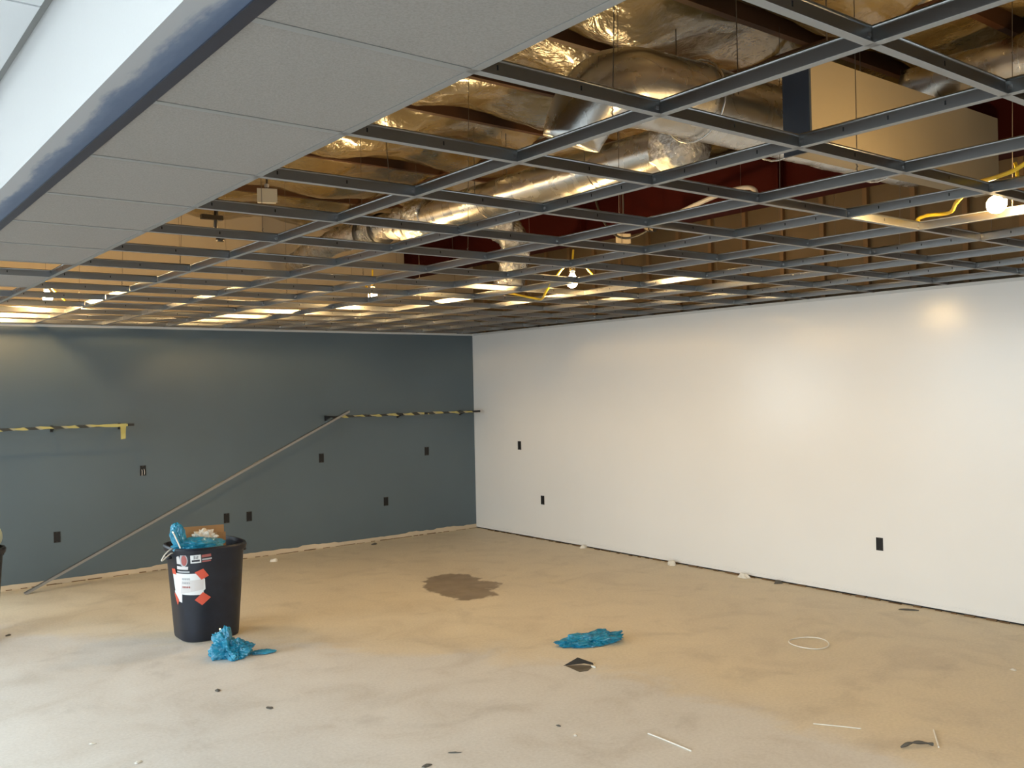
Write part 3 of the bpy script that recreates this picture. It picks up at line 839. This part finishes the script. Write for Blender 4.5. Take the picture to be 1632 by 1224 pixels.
# maker's sticker: capsule-like emblem with red centre, white square mark, red and grey stripes
def ell(cs, cz, rs, rz_, n=14):
    return [[(cs + rs * f * math.cos(2 * PI * k / n), cz + rz_ * f * math.sin(2 * PI * k / n)) for k in range(n + 1)] for f in (0.02, 0.5, 1.0)]
decal('emblem_back', ell(0.020, 0.590, 0.034, 0.048), 'print_grey', 0.0012)
decal('emblem_centre', ell(0.026, 0.588, 0.022, 0.038), 'print_red', 0.0022)
decal('emblem_top', quad_rows([(0.008, 0.652), (0.034, 0.652), (0.036, 0.634), (0.006, 0.634)], 3, 1), 'print_pale', 0.0028)
decal('emblem_side', quad_rows([(-0.045, 0.610), (-0.020, 0.620), (0.0, 0.560), (-0.045, 0.560)], 4, 2), 'print_pale', 0.0018)
decal('emblem_foot', quad_rows([(-0.045, 0.545), (0.055, 0.545), (0.052, 0.522), (-0.045, 0.522)], 6, 2), 'print_pale', 0.002)
decal('emblem_line', quad_rows([(-0.045, 0.512), (0.062, 0.512), (0.062, 0.500), (-0.045, 0.500)], 6, 1), 'print_grey', 0.002)
decal('square_mark', quad_rows([(0.072, 0.603), (0.140, 0.606), (0.140, 0.548), (0.072, 0.545)], 6, 3), 'paper_white', 0.002)
decal('mark_bar', quad_rows([(0.080, 0.568), (0.132, 0.571), (0.132, 0.557), (0.080, 0.555)], 5, 1), 'print_dark', 0.0035)
def seg_digits(txt, s0, z0, w_, h_, matn):
    SEG = {'3': 'abgcd', '2': 'abged'}
    for ci, ch in enumerate(txt):
        x = s0 + ci * w_ * 1.5; t_ = w_ * 0.28
        R = {'a': (x, x + w_, z0 + h_ - t_, z0 + h_), 'g': (x, x + w_, z0 + h_ / 2 - t_ / 2, z0 + h_ / 2 + t_ / 2), 'd': (x, x + w_, z0, z0 + t_),
             'b': (x + w_ - t_, x + w_, z0 + h_ / 2, z0 + h_), 'c': (x + w_ - t_, x + w_, z0, z0 + h_ / 2), 'e': (x, x + t_, z0, z0 + h_ / 2)}
        for k in SEG[ch]:
            a_, b_, c_, d_ = R[k]
            decal('mark_digits', quad_rows([(a_, d_), (b_, d_), (b_, c_), (a_, c_)], 1, 1), matn, 0.0036)
seg_digits('32', 0.092, 0.576, 0.012, 0.022, 'print_dark')
decal('stripe', quad_rows([(0.146, 0.603), (0.208, 0.606), (0.208, 0.586), (0.146, 0.583)], 5, 1), 'print_red', 0.002)
decal('stripe', quad_rows([(0.146, 0.574), (0.212, 0.577), (0.212, 0.566), (0.146, 0.563)], 5, 1), 'print_grey', 0.002)
decal('stripe', quad_rows([(0.146, 0.559), (0.205, 0.562), (0.205, 0.552), (0.146, 0.549)], 5, 1), 'print_red', 0.002)

def local(parent_loc, rz, p):
    c, s = math.cos(rz), math.sin(rz)
    return (parent_loc[0] + c * p[0] - s * p[1], parent_loc[1] + s * p[0] + c * p[1], p[2])
# crumpled things: a noisy, ridged blob (sub = icosphere level), shaped by a function
def crumple(name, matn, scale, seed, amp=0.35, freq=2.2, sub=4, flat=None, shape=None, loc=(0, 0, 0), rz=0.0, smooth=False):
    bm = bmesh.new(); bmesh.ops.create_icosphere(bm, subdivisions=sub, radius=1.0)
    off = Vector((seed * 3.1, seed * 1.7, seed * 0.9))
    for v in bm.verts:
        p = v.co.copy()
        r = 1 + amp * (noise.noise(p * freq + off) + 0.6 * (0.5 - abs(noise.noise(p * freq * 2.3 + off))) + 0.3 * noise.noise(p * freq * 5 + off))
        q = Vector((p.x * r * scale[0], p.y * r * scale[1], p.z * r * scale[2]))
        if shape: q = shape(q)
        if flat is not None and q.z < flat: q.z = flat + 0.001 * (v.index % 3)
        v.co = q
    me = bpy.data.meshes.new(name); bm.to_mesh(me); bm.free()
    me.materials.append(MATS[matn])
    if smooth: me.polygons.foreach_set('use_smooth', [True] * len(me.polygons))
    return link(name, me, None, loc, (0, 0, rz))
C3 = (CAN[0], CAN[1], 0)
# cardboard flap standing in the can
fl = build(MB().box(-0.19, 0.21, -0.003, 0.003, -0.30, 0.085).box(0.13, 0.20, -0.05, -0.003, -0.25, 0.03), 'cardboard_sheet', 'cardboard', None, False, local(C3, -0.02, (-0.02, 0.10, 0.71)), (-0.12, 0.045, 0.10))
tag(fl, 'brown cardboard sheet standing in the trash can', 'cardboard')
pw = crumple('crumpled_paper', 'crumpled_paper', (0.070, 0.06, 0.058), 4, 0.75, 3.0, 4, None, None, local(C3, -0.02, (-0.02, -0.05, 0.72)), 0.3)
tag(pw, 'crumpled whitish paper on top of the trash can', 'paper')
bl = crumple('plastic_film', 'blue_film', (0.17, 0.08, 0.05), 7, 0.35, 2.2, 4, None, None, local(C3, -0.02, (-0.10, -0.12, 0.69)), -0.1)
tag(bl, 'blue plastic film spread along the rim inside the trash can', 'plastic film')
def neck(q):
    t = (q.z + 0.1) / 0.2
    return Vector((q.x * (0.45 + 0.75 * max(0, t)) - 0.02 * t, q.y, q.z))
b2 = crumple('plastic_film', 'blue_film', (0.055, 0.05, 0.10), 9, 0.28, 1.8, 4, None, neck, local(C3, -0.02, (-0.215, -0.10, 0.755)), 0.0)
tag(b2, 'blue plastic film balled up, rising from the left of the trash can', 'plastic film')
strip = build(MB().tube(bez([local(C3, -0.02, (-0.275, -0.16, 0.80)), local(C3, -0.02, (-0.26, -0.17, 0.76)), local(C3, -0.02, (-0.235, -0.18, 0.69))], 10), 0.005, 6), 'plastic_strip', 'white_plastic')
tag(strip, 'thin white plastic strip hanging on the blue film in the can', 'plastic strip')
hp = [local(C3, -0.02, p_) for p_ in [(-0.265, -0.10, 0.68), (-0.30, -0.13, 0.685), (-0.34, -0.15, 0.66), (-0.37, -0.16, 0.62), (-0.372, -0.16, 0.60), (-0.355, -0.16, 0.602), (-0.325, -0.14, 0.64), (-0.285, -0.12, 0.66), (-0.268, -0.11, 0.65)]]
lp = build(MB().tube(bez(hp[:5] + hp[4:], 30), 0.0045, 6), 'wire_loop', 'white_plastic', None, True)
tag(lp, 'thin white loop hanging off the left rim of the trash can', 'wire loop')
# second can, mostly beyond the left edge of the view
C2 = (-5.985, -1.83, 0)
c2 = trash_can('navy trash can with pale bag, cut off by the left edge', C2, 0.3)
pb = crumple('trash_bag', 'pale_bag', (0.262, 0.262, 0.16), 12, 0.08, 1.6, 4, None, None, (C2[0] + 0.01, C2[1], 0.76), 0.0, True)
tag(pb, 'pale green plastic bag bulging from the can at the left edge', 'trash bag')

# ------------------------------------------------------------------ litter on the floor
f1 = crumple('plastic_film', 'blue_film', (0.115, 0.085, 0.095), 21, 0.6, 2.0, 5, 0.0, lambda q: Vector((q.x, q.y, (q.z + 0.05) * (1.15 if q.x < 0 else 0.75))), (-4.62, -3.58, 0.002), -0.5)
tag(f1, 'bright blue crumpled plastic film on the floor beside the trash can', 'plastic film')
f1b = crumple('plastic_film', 'blue_film', (0.075, 0.03, 0.022), 33, 0.4, 2.0, 4, 0.0, None, (-4.415, -3.645, 0.004), -0.35)
tag(f1b, 'thin torn blue film tail lying right of the trash can', 'plastic film')
f2 = crumple('plastic_film', 'blue_film', (0.215, 0.075, 0.06), 41, 0.45, 2.0, 5, 0.0, lambda q: Vector((q.x, q.y, q.z * 0.8 + 0.02 + max(0, q.x) * 0.10)), (-2.60, -4.98, 0.002), -0.36)
tag(f2, 'blue crumpled plastic film lying alone in the middle of the floor', 'plastic film')
# folded dark metal scrap
so = thing('metal_scrap', 'dark bent metal scrap on the floor in front of the blue film', 'metal scrap', (-3.015, -5.35, 0.0), -0.66)
build(MB().prism([(-0.115, 0.0), (-0.02, 0.05), (0.075, 0.015), (0.08, 0.0), (0.02, 0.012)], -0.0012, 0.0012, Matrix.Translation((0, 0.05, 0.002)) @ Matrix.Rotation(1.15, 4, 'X')), 'raised_flap', 'dark_metal', so)
build(MB().prism([(-0.10, 0.05), (-0.02, -0.085), (0.035, -0.06), (0.075, 0.03), (0.0, 0.06)], 0.001, 0.003), 'flat_sheet', 'scrap_underside', so)
build(MB().prism([(0.06, 0.02), (0.085, -0.012), (0.09, 0.0), (0.075, 0.03)], 0.001, 0.010), 'bright_tip', 'white_chip', so)
# zip-tie ring
rp = []
for k in range(41):
    t = 2 * PI * k / 40
    rp.append((-1.51 + 0.0725 * math.cos(t) + 0.1175 * math.sin(t), -5.98 - 0.108 * math.cos(t) + 0.0805 * math.sin(t), 0.006 + 0.004 * (1 + math.sin(t * 2))))
ro = build(MB().tube(rp, 0.0042, 6, False), 'plastic_ring', 'white_plastic', None, True)
tag(ro, 'pale plastic ring lying on the floor near the white wall', 'plastic ring')
def stick(label, a, b, r=0.005):
    m_ = ((a[0] + b[0]) / 2, (a[1] + b[1]) / 2, r * 1.6)
    o = build(MB().tube(bez([(a[0], a[1], r), m_, (b[0], b[1], r)], 8), r, 6), 'plastic_stick', 'white_plastic')
    tag(o, label, 'stick')
stick('thin pale stick on the floor at the bottom, left of two others', (-3.513, -6.405), (-3.522, -6.702), 0.004)
stick('thin pale stick lying left to right on the floor, middle of three', (-2.77, -6.87), (-2.65, -7.07), 0.0028)
stick('short pale stick pointing away, beside the dark leaf-like scrap', (-2.394, -7.318), (-2.594, -7.448), 0.004)
rg = MB()
rg.tube(bez([(-0.06, 0.05, 0.004), (-0.03, 0.02, 0.02), (0.0, 0.02, 0.025), (0.05, -0.03, 0.01), (0.07, -0.06, 0.004)], 14), lambda t: 0.0035 + 0.006 * abs(math.sin(PI * t * 2.4)), 6)
so = build(rg, 'leaf_scrap', 'grey_chip', None, False, (-2.665, -7.37, 0.002), (0, 0, 0.2)); tag(so, 'dark curled leaf-like scrap on the floor at the lower right', 'scrap')
def chip(label, x, y, s, matn, seed):
    tall = 0.8 if 'wad' in label else 0.4
    thin = 0.18 if ('twig' in label or 'smear' in label) else 0.6
    o = crumple('debris_chip', matn, (s, s * thin, s * tall * (0.4 if thin < 0.5 else 1)), seed, 0.5, 1.8, 2, 0.0, None, (x, y, 0.001), seed * 0.7)
    tag(o, label, 'debris', 'small debris on the floor')
for i, (lab, x, y, s, mt) in enumerate([
    ('small dark chip on the floor below the blue film by the can', -4.944, -4.223, 0.022, 'grey_chip'),
    ('small dark chip on the floor, lower right of the trash can', -4.832, -4.731, 0.020, 'grey_chip'),
    ('small white chip on the floor at the lower left', -5.750, -4.630, 0.016, 'white_chip'),
    ('small white chip at the bottom edge, lower left', -5.638, -5.040, 0.018, 'white_chip'),
    ('small white chip on the floor below the metal scrap', -3.804, -6.173, 0.016, 'white_chip'),
    ('small dark chip just behind a white chip, below the metal scrap', -3.783, -6.016, 0.014, 'grey_chip'),
    ('long dark smear-like chip at the bottom middle', -4.403, -5.955, 0.030, 'grey_chip'),
    ('dark chip at the very bottom edge, middle', -4.593, -6.001, 0.022, 'grey_chip'),
    ('small dark chip at the left edge, beneath the cut-off can', -5.680, -1.860, 0.022, 'grey_chip'),
    ('small pale chip on the floor at the right edge', -1.095, -7.134, 0.020, 'white_chip'),
    ('dark twig-like chip at the foot of the white wall', -0.150, -5.938, 0.070, 'grey_chip'),
    ('white wad of paper on the floor before the slate wall, right of can', -2.923, -0.392, 0.038, 'white_chip'),
    ('dark chip on the floor at the foot of the slate wall', -1.610, -0.200, 0.040, 'grey_chip'),
    ('white paper wad against the white wall, left of two', -0.085, -3.434, 0.055, 'white_chip'),
    ('white paper wad against the white wall, right of two', -0.075, -4.313, 0.050, 'white_chip'),
    ('dark lump at the foot of the white wall beside the paper wads', -0.058, -4.670, 0.035, 'grey_chip'),
    ('pale flat scrap by the white wall, left of the paper wads', -0.050, -2.100, 0.045, 'white_chip')]):
    chip(lab, x, y, s, mt, i + 2)
